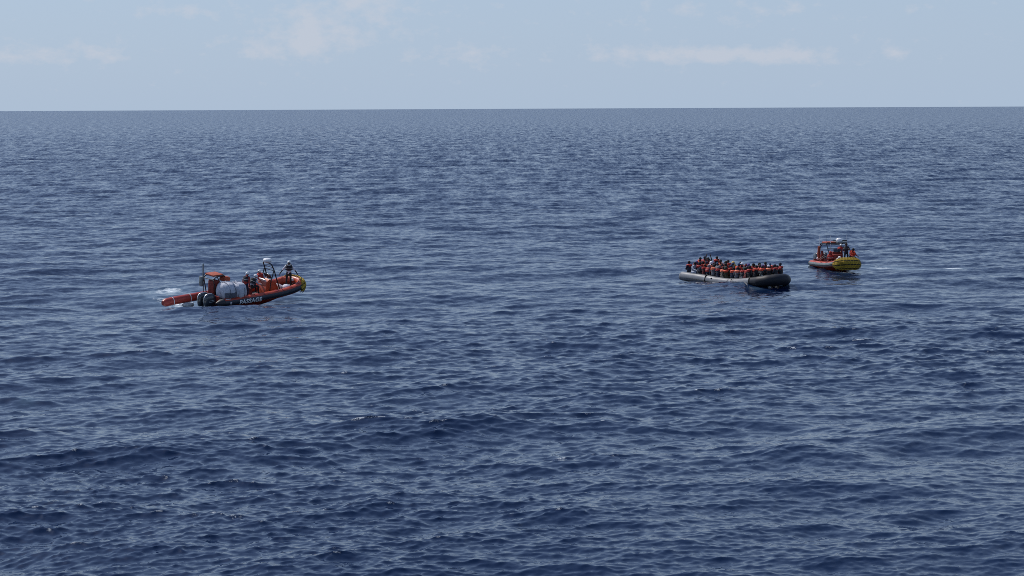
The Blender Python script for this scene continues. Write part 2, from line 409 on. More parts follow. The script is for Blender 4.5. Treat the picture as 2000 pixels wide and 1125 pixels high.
if not globals().get('SKIP_WATER'):
    water = build_water(); water.data.materials.append(water_material())

# ------------------------------------------------------------------ people
def seg_d(p, a, b):
    ab = b - a; t = max(0, min(1, (p - a).dot(ab) / max(ab.length_squared, 1e-9))); return (p - (a + ab * t)).length
BODY = {}
def make_body(key, J, female=False):
    """J: joint name -> position. One skinned, subdivided surface with face, hands and feet."""
    rad = dict(pelvis=.135, waist=.12, chest=.15, neck=.058, jaw=.075, skull=.095, crown=.06, shl=.068, shr=.068, ell=.047, elr=.047, wrl=.032, wrr=.032,
               hal=.038, har=.038, hil=.09, hir=.09, knl=.062, knr=.062, anl=.043, anr=.043, tol=.04, tor=.04)
    edges = [('pelvis', 'waist'), ('waist', 'chest'), ('chest', 'neck'), ('neck', 'jaw'), ('jaw', 'skull'), ('skull', 'crown'),
             ('chest', 'shl'), ('shl', 'ell'), ('ell', 'wrl'), ('wrl', 'hal'), ('chest', 'shr'), ('shr', 'elr'), ('elr', 'wrr'), ('wrr', 'har'),
             ('pelvis', 'hil'), ('hil', 'knl'), ('knl', 'anl'), ('anl', 'tol'), ('pelvis', 'hir'), ('hir', 'knr'), ('knr', 'anr'), ('anr', 'tor')]
    names = list(rad); P = {k: Vector(J[k]) for k in names}
    me = bpy.data.meshes.new('tmp'); me.from_pydata([P[k] for k in names], [(names.index(a), names.index(b)) for a, b in edges], [])
    o = bpy.data.objects.new('tmp', me); COL.objects.link(o)
    o.modifiers.new('skin', 'SKIN'); sv_ = me.skin_vertices[0].data
    for i, k in enumerate(names):
        f = 1.0
        sv_[i].radius = (rad[k], rad[k] * (1.18 if k in ('chest', 'pelvis', 'waist') else 1)); sv_[i].use_root = (k == 'pelvis')
    sb = o.modifiers.new('sub', 'SUBSURF'); sb.levels = 1; sb.render_levels = 1
    dg = bpy.context.evaluated_depsgraph_get(); dg.update()
    bm_me = bpy.data.meshes.new_from_object(o.evaluated_get(dg))
    bpy.data.objects.remove(o)
    mb = MB(); vs = [v.co.copy() for v in bm_me.vertices]; fs = [tuple(p.vertices) for p in bm_me.polygons]
    reg = {('pelvis', 'waist'): 1, ('waist', 'chest'): 1, ('chest', 'neck'): 1, ('neck', 'jaw'): 0, ('jaw', 'skull'): 0, ('skull', 'crown'): 0}
    mi = []
    for f in fs:
        c0 = sum((vs[i] for i in f), Vector()) / len(f); best = None
        for a, b in edges:
            d = seg_d(c0, P[a], P[b]) - (rad[a] + rad[b]) / 2
            if best is None or d < best[0]: best = (d, a, b)
        a, b = best[1], best[2]
        if (a, b) in reg: k = reg[(a, b)]
        elif a.startswith('sh') or b.startswith('sh'): k = 1
        elif a.startswith('el'): k = 4
        elif a.startswith('wr'): k = 0
        elif a.startswith('an'): k = 3
        else: k = 2
        mi.append(k)
    mb.add(vs, fs, mi)
    bpy.data.meshes.remove(bm_me)
    # face: looks along 'face'
    fdir = Vector(J['face']).normalized(); sk = P['skull']; upv = (P['crown'] - P['jaw']).normalized(); side = upv.cross(fdir).normalized()
    mb.ball(sk + fdir * .092 - upv * .02, (.016, .016, .022), 0, 6, 4)
    for s in (-1, 1):
        mb.ball(sk + fdir * .082 + side * s * .034 + upv * .008, .011, 5, 6, 4)
        mb.ball(sk + side * s * .09 - upv * .01, (.018, .018, .03), 0, 6, 4)
    mb.ball(sk + fdir * .078 - upv * .058, (.022, .022, .007), 6, 6, 4)
    # hands: four fingers and a thumb, curled
    for s, h, wr, el_ in ((1, 'hal', 'wrl', 'ell'), (-1, 'har', 'wrr', 'elr')):
        d = (P[h] - P[wr]).normalized(); dn = Vector((0, 0, -1)); sd_ = d.cross(dn)
        if sd_.length < .2: sd_ = d.cross(Vector((1, 0, 0)))
        sd_.normalize(); cu = sd_.cross(d).normalized()
        if cu.z > 0: cu = -cu
        for fi, (off, ln) in enumerate(((-.030, .062), (-.010, .075), (.010, .070), (.030, .055))):
            a = P[h] + sd_ * off
            mb.tube([a, a + d * ln * .55 + cu * .006, a + d * ln * .85 + cu * .026, a + d * ln * .9 + cu * .045], [.0095, .009, .0085, .007], 5, 0)
        a = P[wr] + d * .02 + sd_ * .028 * s
        mb.tube([a, a + sd_ * s * .03 + d * .03, a + sd_ * s * .035 + d * .055 + cu * .012], [.011, .0105, .008], 5, 0)
    BODY[key] = dict(mb=mb, P=P, f=fdir, up=upv, side=side, mesh=None)

def sitting(lean=0.0, arms='lap', twist=0.0, head=(1, 0, -.1), legs='fwd', tall=1.0):
    rl = Matrix.Rotation(lean, 3, 'Y'); rt = Matrix.Rotation(twist, 3, 'Z')
    def T(p): return rt @ (rl @ Vector(p))
    J = dict(pelvis=(0, 0, .12), waist=T((0, 0, .27)), chest=T((.01, 0, .44)), neck=T((.02, 0, .57)), jaw=T((.05, 0, .645)), skull=T((.045, 0, .72)), crown=T((.035, 0, .785)))
    J['face'] = rt @ Vector(head)
    for s, k in ((1, 'l'), (-1, 'r')):
        J['sh' + k] = T((.0, .185 * s, .50))
        if arms == 'lap': e, w_, h = T((.10, .24 * s, .26)), Vector((.30, .13 * s, .20)), Vector((.38, .10 * s, .18))
        elif arms == 'fwd': e, w_, h = T((.22, .22 * s, .38)), T((.46, .18 * s, .42)), T((.55, .17 * s, .43))
        elif arms == 'up': e, w_, h = T((.06, .22 * s, .76)), T((.02, .15 * s, 1.02)), T((.02, .14 * s, 1.11))
        elif arms == 'side': e, w_, h = T((-.04, .28 * s, .26)), T((-.02, .34 * s, .05)), T((.0, .36 * s, -.02))
        elif arms == 'one_up': 
            if s > 0: e, w_, h = T((.08, .26, .70)), T((.10, .20, .95)), T((.11, .18, 1.03))
            else: e, w_, h = T((.10, -.24, .26)), Vector((.30, -.13, .20)), Vector((.38, -.10, .18))
        elif arms == 'hug': e, w_, h = T((.12, .25 * s, .28)), T((.24, .02 * s + .03, .34)), T((.24, -.06 * s, .37))
        J['el' + k], J['wr' + k], J['ha' + k] = e, w_, h
        J['hi' + k] = (.02, .095 * s, .085)
        if legs == 'fwd': J['kn' + k], J['an' + k], J['to' + k] = (.43, .14 * s, .10), (.46, .13 * s, -.30), (.60, .14 * s, -.35)
        elif legs == 'tucked': J['kn' + k], J['an' + k], J['to' + k] = (.36, .12 * s, .38), (.34, .11 * s, .04), (.47, .12 * s, .0)
        elif legs == 'straddle':
            J['kn' + k], J['an' + k], J['to' + k] = (.16 if s > 0 else .3, .34 * s, -.02), (.12 if s > 0 else .3, .44 * s, -.42), (.24, .47 * s, -.48)
        elif legs == 'over':   # one leg hangs down outboard behind the sitter
            if s > 0: J['knl'], J['anl'], J['tol'] = (.43, .14, .10), (.46, .13, -.30), (.60, .14, -.35)
            else: J['knr'], J['anr'], J['tor'] = (-.30, -.30, .0), (-.44, -.34, -.42), (-.48, -.46, -.48)
    return J
def standing(lean=0.0, arms='down', head=(1, 0, 0), bend=0.0):
    rl = Matrix.Rotation(lean, 3, 'Y'); hipz = .92 - bend * .25
    def T(p): return Vector((0, 0, hipz)) + rl @ Vector(p)
    J = dict(pelvis=(0, 0, hipz + .02), waist=T((0, 0, .15)), chest=T((.01, 0, .35)), neck=T((.02, 0, .50)), jaw=T((.05, 0, .575)), skull=T((.045, 0, .655)), crown=T((.035, 0, .725)), face=head)
    for s, k in ((1, 'l'), (-1, 'r')):
        J['sh' + k] = T((0, .19 * s, .43))
        if arms == 'down': e, w_, h = T((-.02, .26 * s, .15)), T((.08, .28 * s, -.09)), T((.11, .28 * s, -.17))
        elif arms == 'out': e, w_, h = T((.02, .36 * s, .20)), T((.06, .52 * s, -.03)), T((.08, .57 * s, -.10))
        elif arms == 'fwd': e, w_, h = T((.16, .24 * s, .22)), T((.40, .17 * s, .22)), T((.49, .16 * s, .22))
        elif arms == 'mixed':
            e, w_, h = (T((.18, .26, .24)), T((.40, .20, .30)), T((.48, .18, .32))) if s > 0 else (T((-.02, -.27, .15)), T((.08, -.28, -.09)), T((.11, -.28, -.17)))
        J['el' + k], J['wr' + k], J['ha' + k] = e, w_, h
        J['hi' + k] = (0, .095 * s, hipz - .03)
        J['kn' + k] = (.04 + .32 * bend, .13 * s, .48 - .04 * bend); J['an' + k] = (-.02 + .06 * bend, .14 * s, .08); J['to' + k] = (.13 + .06 * bend, .16 * s, .035)
    return J
make_body('sit_lap', sitting(.10)); make_body('sit_lean', sitting(.42, 'fwd', head=(1, 0, -.35)))
make_body('sit_hug', sitting(.22, 'hug', .2, (1, .4, -.2))); make_body('sit_side', sitting(-.04, 'side', 0, (1, -.3, 0)))
make_body('sit_twist', sitting(.12, 'lap', .6, (1, .3, 0))); make_body('sit_up', sitting(-.10, 'up', 0, (1, 0, .1)))
make_body('sit_wave', sitting(.0, 'one_up', 0, (1, 0, .1))); make_body('sit_tuck', sitting(.15, 'hug', 0, (1, 0, -.3), 'tucked'))
make_body('sit_over', sitting(.10, 'side', .1, (1, .2, 0), 'over')); make_body('sit_arch', sitting(.62, 'fwd', .1, (1, 0, -.6)))
make_body('stand_out', standing(.05, 'out', (1, 0, -.2))); make_body('stand_down', standing(.10, 'down', (1, .1, -.1), .15))
make_body('stand_fwd', standing(.18, 'fwd', (1, 0, -.2), .25)); make_body('stand_mix', standing(.02, 'mixed', (1, .2, 0), .1))
make_body('crouch', standing(.55, 'fwd', (1, 0, -.5), 1.1))

WEAR = {}
def wear_mesh(kind, key):
    """clothing in the frame of the pose: helmet, hair, cap, hood, scarf, life_jacket, vest"""
    if (kind, key) in WEAR: return WEAR[(kind, key)]
    b = BODY[key]; P = b['P']; sk = P['skull']; up = b['up']; f = b['f']; sd_ = b['side']; f2 = sd_.cross(up).normalized()
    hm = Matrix((f2, sd_, up)).transposed(); mb = MB(); mats = ['hair_black']
    if kind == 'helmet':
        mb.ball(sk + up * .012, (.128, .112, .112), 0, 14, 8, hm, cut=math.pi * .56)
        mb.ball(sk + up * .012, (.120, .104, .104), 0, 14, 8, hm, cut=math.pi * .56)
        mb.box(sk + up * .045 + f2 * .115, (.05, .08, .05), 1, hm, .008)          # lamp on the front
        mb.tube([sk + sd_ * .1 * s + up * k for s, k in ((1, .0), (.9, -.05), (.3, -.115), (-.3, -.115), (-.9, -.05), (-1, 0))], .008, 5, 1)
        mats = ['white_helmet', 'black_metal']
    elif kind == 'hair':
        mb.ball(sk + up * .008 - f2 * .008, (.106, .104, .108), 0, 12, 8, hm, cut=math.pi * .60, wob=.08)
    elif kind == 'beanie':
        mb.ball(sk + up * .015 - f2 * .004, (.112, .108, .125), 0, 12, 8, hm, cut=math.pi * .55)
        mb.tube([sk + up * -.004 + f2 * .112 * math.cos(t) + sd_ * .11 * math.sin(t) for t in np.linspace(0, 2 * math.pi, 13)[:-1]], .016, 5, 0, closed=True)
    elif kind == 'cap':
        mb.ball(sk + up * .012, (.110, .107, .112), 0, 12, 8, hm, cut=math.pi * .52)
        mb.ball(sk + up * .02 + f2 * .12, (.085, .075, .012), 0, 10, 5, hm)
    elif kind == 'hood':
        mb.ball(sk - f2 * .02, (.125, .122, .145), 0, 12, 8, hm, cut=math.pi * .72, wob=.05)
        mb.tube([P['neck'] + sd_ * .1 + up * .02, P['neck'] - f2 * .12, P['neck'] - sd_ * .1 + up * .02], [.05, .07, .05], 8)
    elif kind == 'scarf':
        mb.ball(sk - f2 * .012 - up * .01, (.118, .116, .135), 0, 12, 8, hm, cut=math.pi * .7, wob=.06)
        mb.tube([P['neck'] + sd_ * .09 + f2 * .07, P['neck'] + sd_ * .12, P['neck'] - f2 * .11, P['neck'] - sd_ * .12, P['neck'] - sd_ * .09 + f2 * .07], [.05, .055, .06, .055, .05], 8)
    elif kind in ('life_jacket', 'vest'):
        ch = P['chest']; nk = P['neck']; wa = P['waist']; u2 = (nk - wa).normalized(); s2 = (P['shl'] - P['shr']).normalized(); g2 = s2.cross(u2).normalized()
        rm = Matrix((g2, s2, u2)).transposed()
        c0 = nk - u2 * .045
        if kind == 'life_jacket':
            pts = [c0 + g2 * .13 + s2 * .085 - u2 * .22, c0 + g2 * .16 + s2 * .09 - u2 * .10, c0 + g2 * .08 + s2 * .12, c0 - g2 * .03 + s2 * .13 + u2 * .02, c0 - g2 * .13 + s2 * .06 + u2 * .01,
                   c0 - g2 * .15 + u2 * .0, c0 - g2 * .13 - s2 * .06 + u2 * .01, c0 - g2 * .03 - s2 * .13 + u2 * .02, c0 + g2 * .08 - s2 * .12, c0 + g2 * .16 - s2 * .09 - u2 * .10, c0 + g2 * .13 - s2 * .085 - u2 * .22]
            mb.tube(spline(pts, 22), [.05] * 3 + [.065] * 16 + [.05] * 3, 8, 0)
            mb.box(ch - g2 * .135 + u2 * .045, (.065, .25, .11), 0, rm, .025)           # back yoke
            mb.box(ch + g2 * .16 + s2 * .085 - u2 * .03, (.08, .14, .27), 0, rm, .03); mb.box(ch + g2 * .16 - s2 * .085 - u2 * .03, (.08, .14, .27), 0, rm, .03)
            mb.tube([wa + u2 * .05 + g2 * .17 * math.cos(t) + s2 * .19 * math.sin(t) for t in np.linspace(0, 2 * math.pi, 15)[:-1]], .014, 5, 1, closed=True)
            mb.box(c0 - g2 * .20 + s2 * .0, (.012, .05, .035), 2, rm, .003)
        else:
            for k in range(5):
                z = -.13 + k * .062
                mb.tube([ch + u2 * z + g2 * (.165 if k < 4 else .14) * math.cos(t) + s2 * (.20 if k < 4 else .17) * math.sin(t) for t in np.linspace(0, 2 * math.pi, 17)[:-1]], .038, 6, 0, closed=True)
            for s in (1, -1):
                mb.tube([ch + g2 * .14 + s2 * .1 * s + u2 * .09, nk + s2 * .12 * s + u2 * .0, ch - g2 * .14 + s2 * .1 * s + u2 * .09], .03, 6, 0)
            mb.tube([ch - u2 * .04 + g2 * .206 * math.cos(t) + s2 * .242 * math.sin(t) for t in np.linspace(0, 2 * math.pi, 17)[:-1]], .009, 5, 2, closed=True)
        mats = ['jacket_orange', 'jacket_dark', 'reflective_tape']
    WEAR[(kind, key)] = (mb, mats, [None]); return WEAR[(kind, key)]
def set_mats(o, ms):
    for i, m in enumerate(ms):
        if m is None: continue
        o.material_slots[i].link = 'OBJECT'; o.material_slots[i].material = M[m]
def person(mat4, pose, top, trousers, skin='skin_dark', head=('hair', 'hair_black'), jacket=('life_jacket', 'jacket_orange'), label='', group=None, sleeve=None, shoes='cloth_black', scale=1.0):
    r = empty('person', mat4 @ Matrix.Scale(scale, 4), label, 'person', group)
    b = BODY[pose]
    if b['mesh'] is None:
        o = b['mb'].build('body', ['skin_dark', 'cloth_black', 'cloth_black', 'cloth_black', 'cloth_black', 'black_metal', 'cloth_maroon'], r); b['mesh'] = o.data
    else:
        o = bpy.data.objects.new('body', b['mesh']); COL.objects.link(o); o.parent = r
    set_mats(o, [skin, top, trousers, shoes, sleeve or top])
    for kind, m in (head, jacket):
        if kind is None: continue
        mb, mats, cache = wear_mesh(kind, pose)
        nm = dict(helmet='helmet', hair='hair', beanie='woollen_hat', cap='peaked_cap', hood='hood', scarf='headscarf', life_jacket='life_jacket', vest='buoyancy_vest')[kind]
        if cache[0] is None: o2 = mb.build(nm, mats, r); cache[0] = o2.data
        else: o2 = bpy.data.objects.new(nm, cache[0]); COL.objects.link(o2); o2.parent = r
        if m: set_mats(o2, [m])
    return r
def P4(frame, u, v, w_, yaw=0.0, pitch=0.0):
    """matrix at local (u forward, v port, w up) of a boat frame, turned by yaw about up (0 = facing forward)"""
    return frame @ Matrix.Translation((u, v, w_)) @ Matrix.Rotation(yaw, 4, 'Z') @ Matrix.Rotation(pitch, 4, 'Y')

# ------------------------------------------------------------------ rigid inflatable boats
def boat_frame(origin, heading_deg, pitch_deg, roll_deg):
    """heading measured from +X towards +Y; pitch positive = bow up"""
    return Matrix.Translation(origin) @ Matrix.Rotation(R(heading_deg), 4, 'Z') @ Matrix.Rotation(R(-pitch_deg), 4, 'Y') @ Matrix.Rotation(R(roll_deg), 4, 'X')
TR = 0.27; TZ = 0.36
def tube_path(side=None, uL=7.27, B=1.08, n=40):
    a = [(0.55, -B, TZ), (2.0, -B, TZ), (3.6, -B, TZ + .02), (5.0, -B * .99, TZ + .07), (6.1, -B * .94, TZ + .18), (6.70, -B * .82, TZ + .30), (7.12, -B * .50, TZ + .40), (uL, 0, TZ + .43)]
    return a + [(u, -v, z) for u, v, z in a[-2::-1]]
def band_on(path, r0, a0, a1, i0, i1, mb, thick=.008, steps=6, mi=0):
    """strip wrapped on the outside of a tube path between angles (0 = outboard, 90 = up) and indexes"""
    vs = []; fs = []; k = 0
    for i in range(i0, i1 + 1):
        p = path[i]; d = (path[min(i + 1, len(path) - 1)] - path[max(i - 1, 0)]).normalized()
        out = d.cross(Vector((0, 0, 1))).normalized(); upv = out.cross(d).normalized()
        for j in range(steps + 1):
            t = R(a0 + (a1 - a0) * j / steps)
            vs.append(p + (out * math.cos(t) + upv * math.sin(t)) * (r0 + thick))
        k += 1
    for i in range(k - 1):
        for j in range(steps):
            a = i * (steps + 1) + j; fs.append((a, a + 1, a + steps + 2, a + steps + 1))
    mb.add(vs, fs, mi)
def rib(frame, label, name_word=None, FR=.36, top_mat='orange_tube', side_mat='navy_band', fender_scale=1.0, group=None):
    r = empty('rescue_boat', frame, label, 'boat', group)
    path = spline(tube_path(), 81)
    mb = MB(); rad = [TR] * 81
    mb.tube(path, rad, 18); mb.build('buoyancy_tube', top_mat, r)
    for s in (-1, 1):                                                            # stern cones
        e = Vector((.55, s * 1.08, TZ)); c0 = MB()
        c0.tube([e + Vector((.02, 0, 0)), e + Vector((-.25, 0, 0)), e + Vector((-.42, 0, .01)), e + Vector((-.58, 0, .03))], [TR + .006, TR * .9, TR * .6, .05], 16)
        c0.build('tube_cone', 'black_rubber', r)
    m2 = MB(); band_on(path, TR, -34, 34, 0, 80, m2, .008, 8); m2.build('side_band', side_mat, r)
    m3 = MB(); band_on(path, TR, -16, -6, 0, 80, m3, .026, 2); m3.build('rubbing_strake', 'black_rubber', r)
    for k in range(3, 78, 6):
        m3 = MB(); band_on(path, TR, 55, 125, k, k + 1, m3, .014, 6); m3.build('tube_patch', 'red_tube', r)
    # grab line in loops along the tube
    gl = MB(); pts = []
    for i in range(2, 79):
        p = path[i]; d = (path[i + 1] - path[i - 1]).normalized(); out = d.cross(Vector((0, 0, 1))).normalized()
        pts.append(p + out * (TR + .03) * math.cos(R(48)) + Vector((0, 0, TR * .80 - .09 * abs(math.sin(i * math.pi / 6)))))
    gl.tube(pts, .011, 5); gl.build('grab_line', 'black_metal', r)
    # hull: deep V
    hv = []; st = [0.35, 1.5, 3.0, 4.4, 5.5, 6.35, 6.9]
    for u in st:
        t = max(0, (u - 3.6) / 3.4); hb = 1.0 * (1 - t ** 2.2 * .75); kz = -.50 + .95 * t ** 2.0; cz = .12 + .50 * t ** 1.8; ch = -.10 + .62 * t ** 1.8
        hv += [(u, -hb, cz), (u, -hb * .93, ch), (u, 0, kz), (u, hb * .93, ch), (u, hb, cz)]
    fs = [(i * 5 + j, i * 5 + j + 1, i * 5 + j + 6, i * 5 + j + 5) for i in range(len(st) - 1) for j in range(4)]
    fs += [(0, 1, 2, 3, 4), tuple((len(st) - 1) * 5 + j for j in (4, 3, 2, 1, 0))]
    hb_ = MB(); hb_.add(hv, fs); hb_.build('hull', 'red_hull', r)
    dk = MB(); dv = []
    for u, hb2, z in ((.4, .86, .22), (3.0, .86, .22), (5.2, .84, .27), (6.2, .70, .40), (6.8, .40, .56)): dv += [(u, -hb2, z), (u, hb2, z)]
    dk.add(dv, [(i * 2, i * 2 + 1, i * 2 + 3, i * 2 + 2) for i in range(4)]); dk.build('deck', 'deck_grey', r, False)
    tr = MB(); tr.box((.40, 0, .42), (.10, 1.66, .62), bev=.02); tr.build('transom', 'red_hull', r)
    # rope bow fender
    fd = MB(); rows = 17; idx = list(range(28, 53))
    fpath = [path[i] - Vector((0, 0, .12 if FR < .4 else .20)) - (path[i] - Vector((5.5, 0, path[i].z))).normalized() * .12 for i in idx]
    for k in range(rows):
        a = R(-62 + 150 * k / (rows - 1)); pts = []
        for i in idx:
            p = fpath[i - 28]; d = (path[i + 1] - path[i - 1]).normalized(); out = d.cross(Vector((0, 0, 1))).normalized(); upv = out.cross(d).normalized()
            e = min(i - idx[0], idx[-1] - i) / 5.0; e = min(1, e)
            if abs(a - R(8)) > R(55) * (0.45 + e): continue
            pts.append(p + (out * math.cos(a) + upv * math.sin(a)) * (FR + .035 + .05 * e) + Vector((0, 0, random.uniform(-.006, .006))))
        if len(pts) > 2:
            one = MB(); one.tube(pts, [.034 + .006 * random.random() for _ in pts], 7); one.build('fender_rope', 'rope_yellow' if k % 4 != 2 else 'rope_dark', r)
    bk = MB(); band_on(fpath, FR, -70, 88, 1, 23, bk, .02, 10); bk.build('fender_backing', 'rope_dark', r)
    ks = MB()
    for i in range(30, 51, 2):
        pts = []
        p = fpath[i - 28]; d = (path[i + 1] - path[i - 1]).normalized(); out = d.cross(Vector((0, 0, 1))).normalized(); upv = out.cross(d).normalized()
        for k in range(9):
            a = R(-55 + 140 * k / 8); pts.append(p + (out * math.cos(a) + upv * math.sin(a)) * (FR + .115))
        ks.tube(pts, .014, 5)
    ks.build('fender_lashing', 'rope_yellow', r)
    if name_word:
        cu = bpy.data.curves.new('t', 'FONT'); cu.body = name_word; cu.size = .37; cu.space_character = 1.06; cu.offset = .012
        to = bpy.data.objects.new('t', cu); COL.objects.link(to)
        dg = bpy.context.evaluated_depsgraph_get(); dg.update(); tm = bpy.data.meshes.new_from_object(to.evaluated_get(dg)); bpy.data.objects.remove(to)
        bm = bmesh.new(); bm.from_mesh(tm)
        for k in range(1, 9):
            bmesh.ops.bisect_plane(bm, geom=bm.verts[:] + bm.edges[:] + bm.faces[:], plane_co=(0, .03 * k, 0), plane_no=(0, 1, 0))
        xs = [v.co.x for v in bm.verts]; x0, x1 = min(xs), max(xs)
        for v in bm.verts:
            a = (v.co.y - .16) * .95 / TR; v.co = Vector((TEXT_U + (v.co.x - x0) / (x1 - x0) * TEXT_W, -1.08 - math.cos(a) * (TR + .034), TZ + math.sin(a) * (TR + .034)))
        me = bpy.data.meshes.new('name_lettering'); bm.to_mesh(me); bm.free(); me.materials.append(M['white_letter'])
        o = bpy.data.objects.new('name_lettering', me); COL.objects.link(o); o.parent = r; o['label'] = 'pale grey lettering reading ' + name_word
    return r, path
def outboard(parent, u, v, w_, tilt, yaw=0.0, s=1.0):
    e = bpy.data.objects.new('outboard_engine', None); COL.objects.link(e); e.parent = parent
    e.matrix_local = Matrix.Translation((u, v, w_)) @ Matrix.Rotation(yaw, 4, 'Z') @ Matrix.Rotation(tilt, 4, 'Y') @ Matrix.Scale(s, 4)
    prof = [(-.05, .40, .20), (.05, .46, .23), (.35, .48, .24), (.60, .43, .22), (.74, .33, .18), (.80, .15, .10)]
    mb = MB(); vs = []; n = 16
    for z, l_, wd in prof:
        for j in range(n):
            t = 2 * math.pi * j / n; cx = math.copysign(abs(math.cos(t)) ** .6, math.cos(t)); sy = math.copysign(abs(math.sin(t)) ** .6, math.sin(t))
            vs.append((-.2 + cx * l_ - (.04 * z), sy * wd, z))
    fs = [(i * n + j, i * n + (j + 1) % n, (i + 1) * n + (j + 1) % n, (i + 1) * n + j) for i in range(len(prof) - 1) for j in range(n)]
    fs += [tuple(range(n))[::-1], tuple((len(prof) - 1) * n + j for j in range(n))]
    mb.add(vs, fs); mb.build('cowl', 'cowl_paint', e)
    tr = MB()                                                                    # bright trim line up the back edge and over the top
    tr.tube([(-.66, 0, -.05), (-.705, 0, .35), (-.67, 0, .60), (-.56, 0, .755), (-.36, 0, .825), (0, 0, .80)], .030, 6)
    tr.build('cowl_trim', 'silver_trim', e)
    for z in (.28, .38):
        for sy in (-1, 1):
            dc = MB(); dc.box((-.22, sy * .245, z), (.42, .012, .025)); dc.build('cowl_stripe', 'fender_grey', e)
    lg = MB(); lg.box((-.15, 0, -.45), (.26, .12, .85), bev=.03); lg.ball((-.2, 0, -.85), (.34, .07, .07)); lg.box((-.25, 0, -.62), (.55, .20, .03), bev=.01)
    lg.build('leg', 'cowl_paint', e)
    return e
def obj_part(name, mb, mat, parent, smooth=True, label=None):
    o = mb.build(name, mat, parent, smooth)
    if label: o['label'] = label
    return o

# ---- left boat
TEXT_U, TEXT_W = 1.62, 1.75
HD1 = 44.0
o1 = at(402, 597)
f1 = boat_frame((o1.x, o1.y, level(o1.x + 2.5, o1.y + 2, 2.5) + .07), HD1, 3.2, 8)
r1, path1 = rib(f1, 'orange and black rescue boat with radar arch and white sacks at its stern', 'PASSAGE')
outboard(r1, .20, -.42, .16, R(-4), 0, .92); outboard(r1, .20, .26, .10, R(-4), 0, .92)
# port tube carried on aft as a long red tube
pt = MB(); pa_ = [Vector(p) for p in ((2.2, 1.10, .44), (.8, 1.12, .40), (-.6, 1.15, .36), (-1.6, 1.2, .31), (-2.25, 1.22, .26), (-2.42, 1.22, .25))]
fl = empty('rescue_float', f1, 'long red inflatable rescue tube with white bands trailing aft on the far side', 'rescue float')
pt.tube(spline(pa_[:5], 20) + [pa_[5]], [.262] * 17 + [.262, .262, .25, .15], 18); obj_part('float_tube', pt, 'red_tube', fl)
sp_ = spline(pa_[:5], 20)
for k in (9, 15):
    b_ = MB(); d = (sp_[k + 1] - sp_[k]).normalized(); b_.tube([sp_[k] - d * .025, sp_[k] + d * .025], .272, 18, caps=False); obj_part('white_band', b_, 'white_tape', fl)
b_ = MB(); b_.tube(spline([(-.2, .98, .2), (-.35, .9, -.02), (-.8, .9, -.1), (-1.2, 1.0, .02), (-1.3, 1.05, .12)], 14), .014, 5); obj_part('hanging_line', b_, 'rope_white', fl)
fe = MB(); fe.ball((0, 0, 0), (.46, .17, .17), 0, 14, 9)
fo = fe.build('boat_fender', 'fender_grey'); fo.matrix_world = P4(f1, -.75, .86, .0, 0, .1)
tag(fo, 'pale grey sausage fender floating under the red rescue tube', 'fender')
# stern frame with orange bags
sfm = MB()
for v in (-.1, .95): sfm.tube(spline([(.75, v, .4), (.62, v, 1.0), (.50, v * .98, 1.62), (.75, v * .95, 1.82), (1.3, v * .95, 1.86)], 12), .035, 8)
sfm.tube([(.50, -.1, 1.62), (.50, .94, 1.62)], .03, 8); sfm.tube([(1.3, -.1, 1.86), (1.3, .9, 1.86)], .03, 8)
sfm.tube([(1.3, -.1, 1.86), (1.75, -.1, 1.1)], .035, 8); sfm.tube([(1.3, .9, 1.86), (1.75, .9, 1.1)], .035, 8)
obj_part('stern_frame', sfm, 'black_metal', r1)
bg_ = MB(); bg_.box((.90, .42, 1.88), (.80, .9, .11), 0, None, .05); obj_part('righting_bag', bg_, 'orange_cover', r1)
bg_ = MB(); bg_.box((1.50, .10, 1.58), (.50, .55, .36), 0, Matrix.Rotation(.25, 3, 'Y'), .10); obj_part('orange_bag', bg_, 'orange_cover', r1)
bg_ = MB(); bg_.box((.80, .30, 1.05), (.50, .62, 1.0), 0, None, .12); obj_part('engine_guard_panel', bg_, 'red_cover', r1)
an = MB(); an.tube([(.48, .95, .5), (.45, .95, 1.7), (.42, .95, 2.35)], [.03, .025, .012], 6); obj_part('whip_antenna', an, 'black_metal', r1)
an = MB(); an.ball((.42, .95, 2.42), (.05, .05, .12)); an.tube([(.44, .95, 1.5), (.42, .95, 2.3)], .045, 8); obj_part('antenna_base', an, 'canvas_olive', r1)
lr = MB(); lr.box((.42, 1.12, 1.35), (.16, .30, .62), 0, None, .05); obj_part('life_raft_case', lr, 'canvas_olive', r1)
# console, seats, radar arch
cn_ = MB()
vs = [(4.0, -.42, .38), (4.0, .42, .38), (4.05, .40, 1.15), (4.05, -.40, 1.15), (4.35, -.38, 1.38), (4.35, .38, 1.38), (4.9, .36, 1.05), (4.9, -.36, 1.05), (5.2, .40, .42), (5.2, -.40, .42)]
fs = [(0, 1, 2, 3), (3, 2, 5, 4), (4, 5, 6, 7), (7, 6, 8, 9), (9, 8, 1, 0), (0, 3, 4, 7, 9), (1, 8, 6, 5, 2)]
cn_.add(vs, fs); o_ = obj_part('console', cn_, 'orange_plastic', r1); o_.location = (.35, 0, -.12)
ip = MB(); ip.box((4.1, 0, 1.28), (.06, .62, .24), 0, Matrix.Rotation(-.6, 3, 'Y'), .01); obj_part('instrument_panel', ip, 'white_gelcoat', r1).location = (.35, 0, -.12)
wh = MB(); wh.tube([Vector((3.93, .0, 1.08)) + Matrix.Rotation(-.5, 3, 'Y') @ Vector((0, .17 * math.cos(t), .17 * math.sin(t))) for t in np.linspace(0, 6.283, 17)[:-1]], .018, 6, closed=True)
obj_part('steering_wheel', wh, 'black_metal', r1).location = (.35, 0, -.12)
ws = MB(); ws.box((4.48, 0, 1.52), (.03, .70, .34), 0, Matrix.Rotation(-.5, 3, 'Y'), .01); obj_part('windscreen', ws, 'glass_dark', r1).location = (.35, 0, -.12)
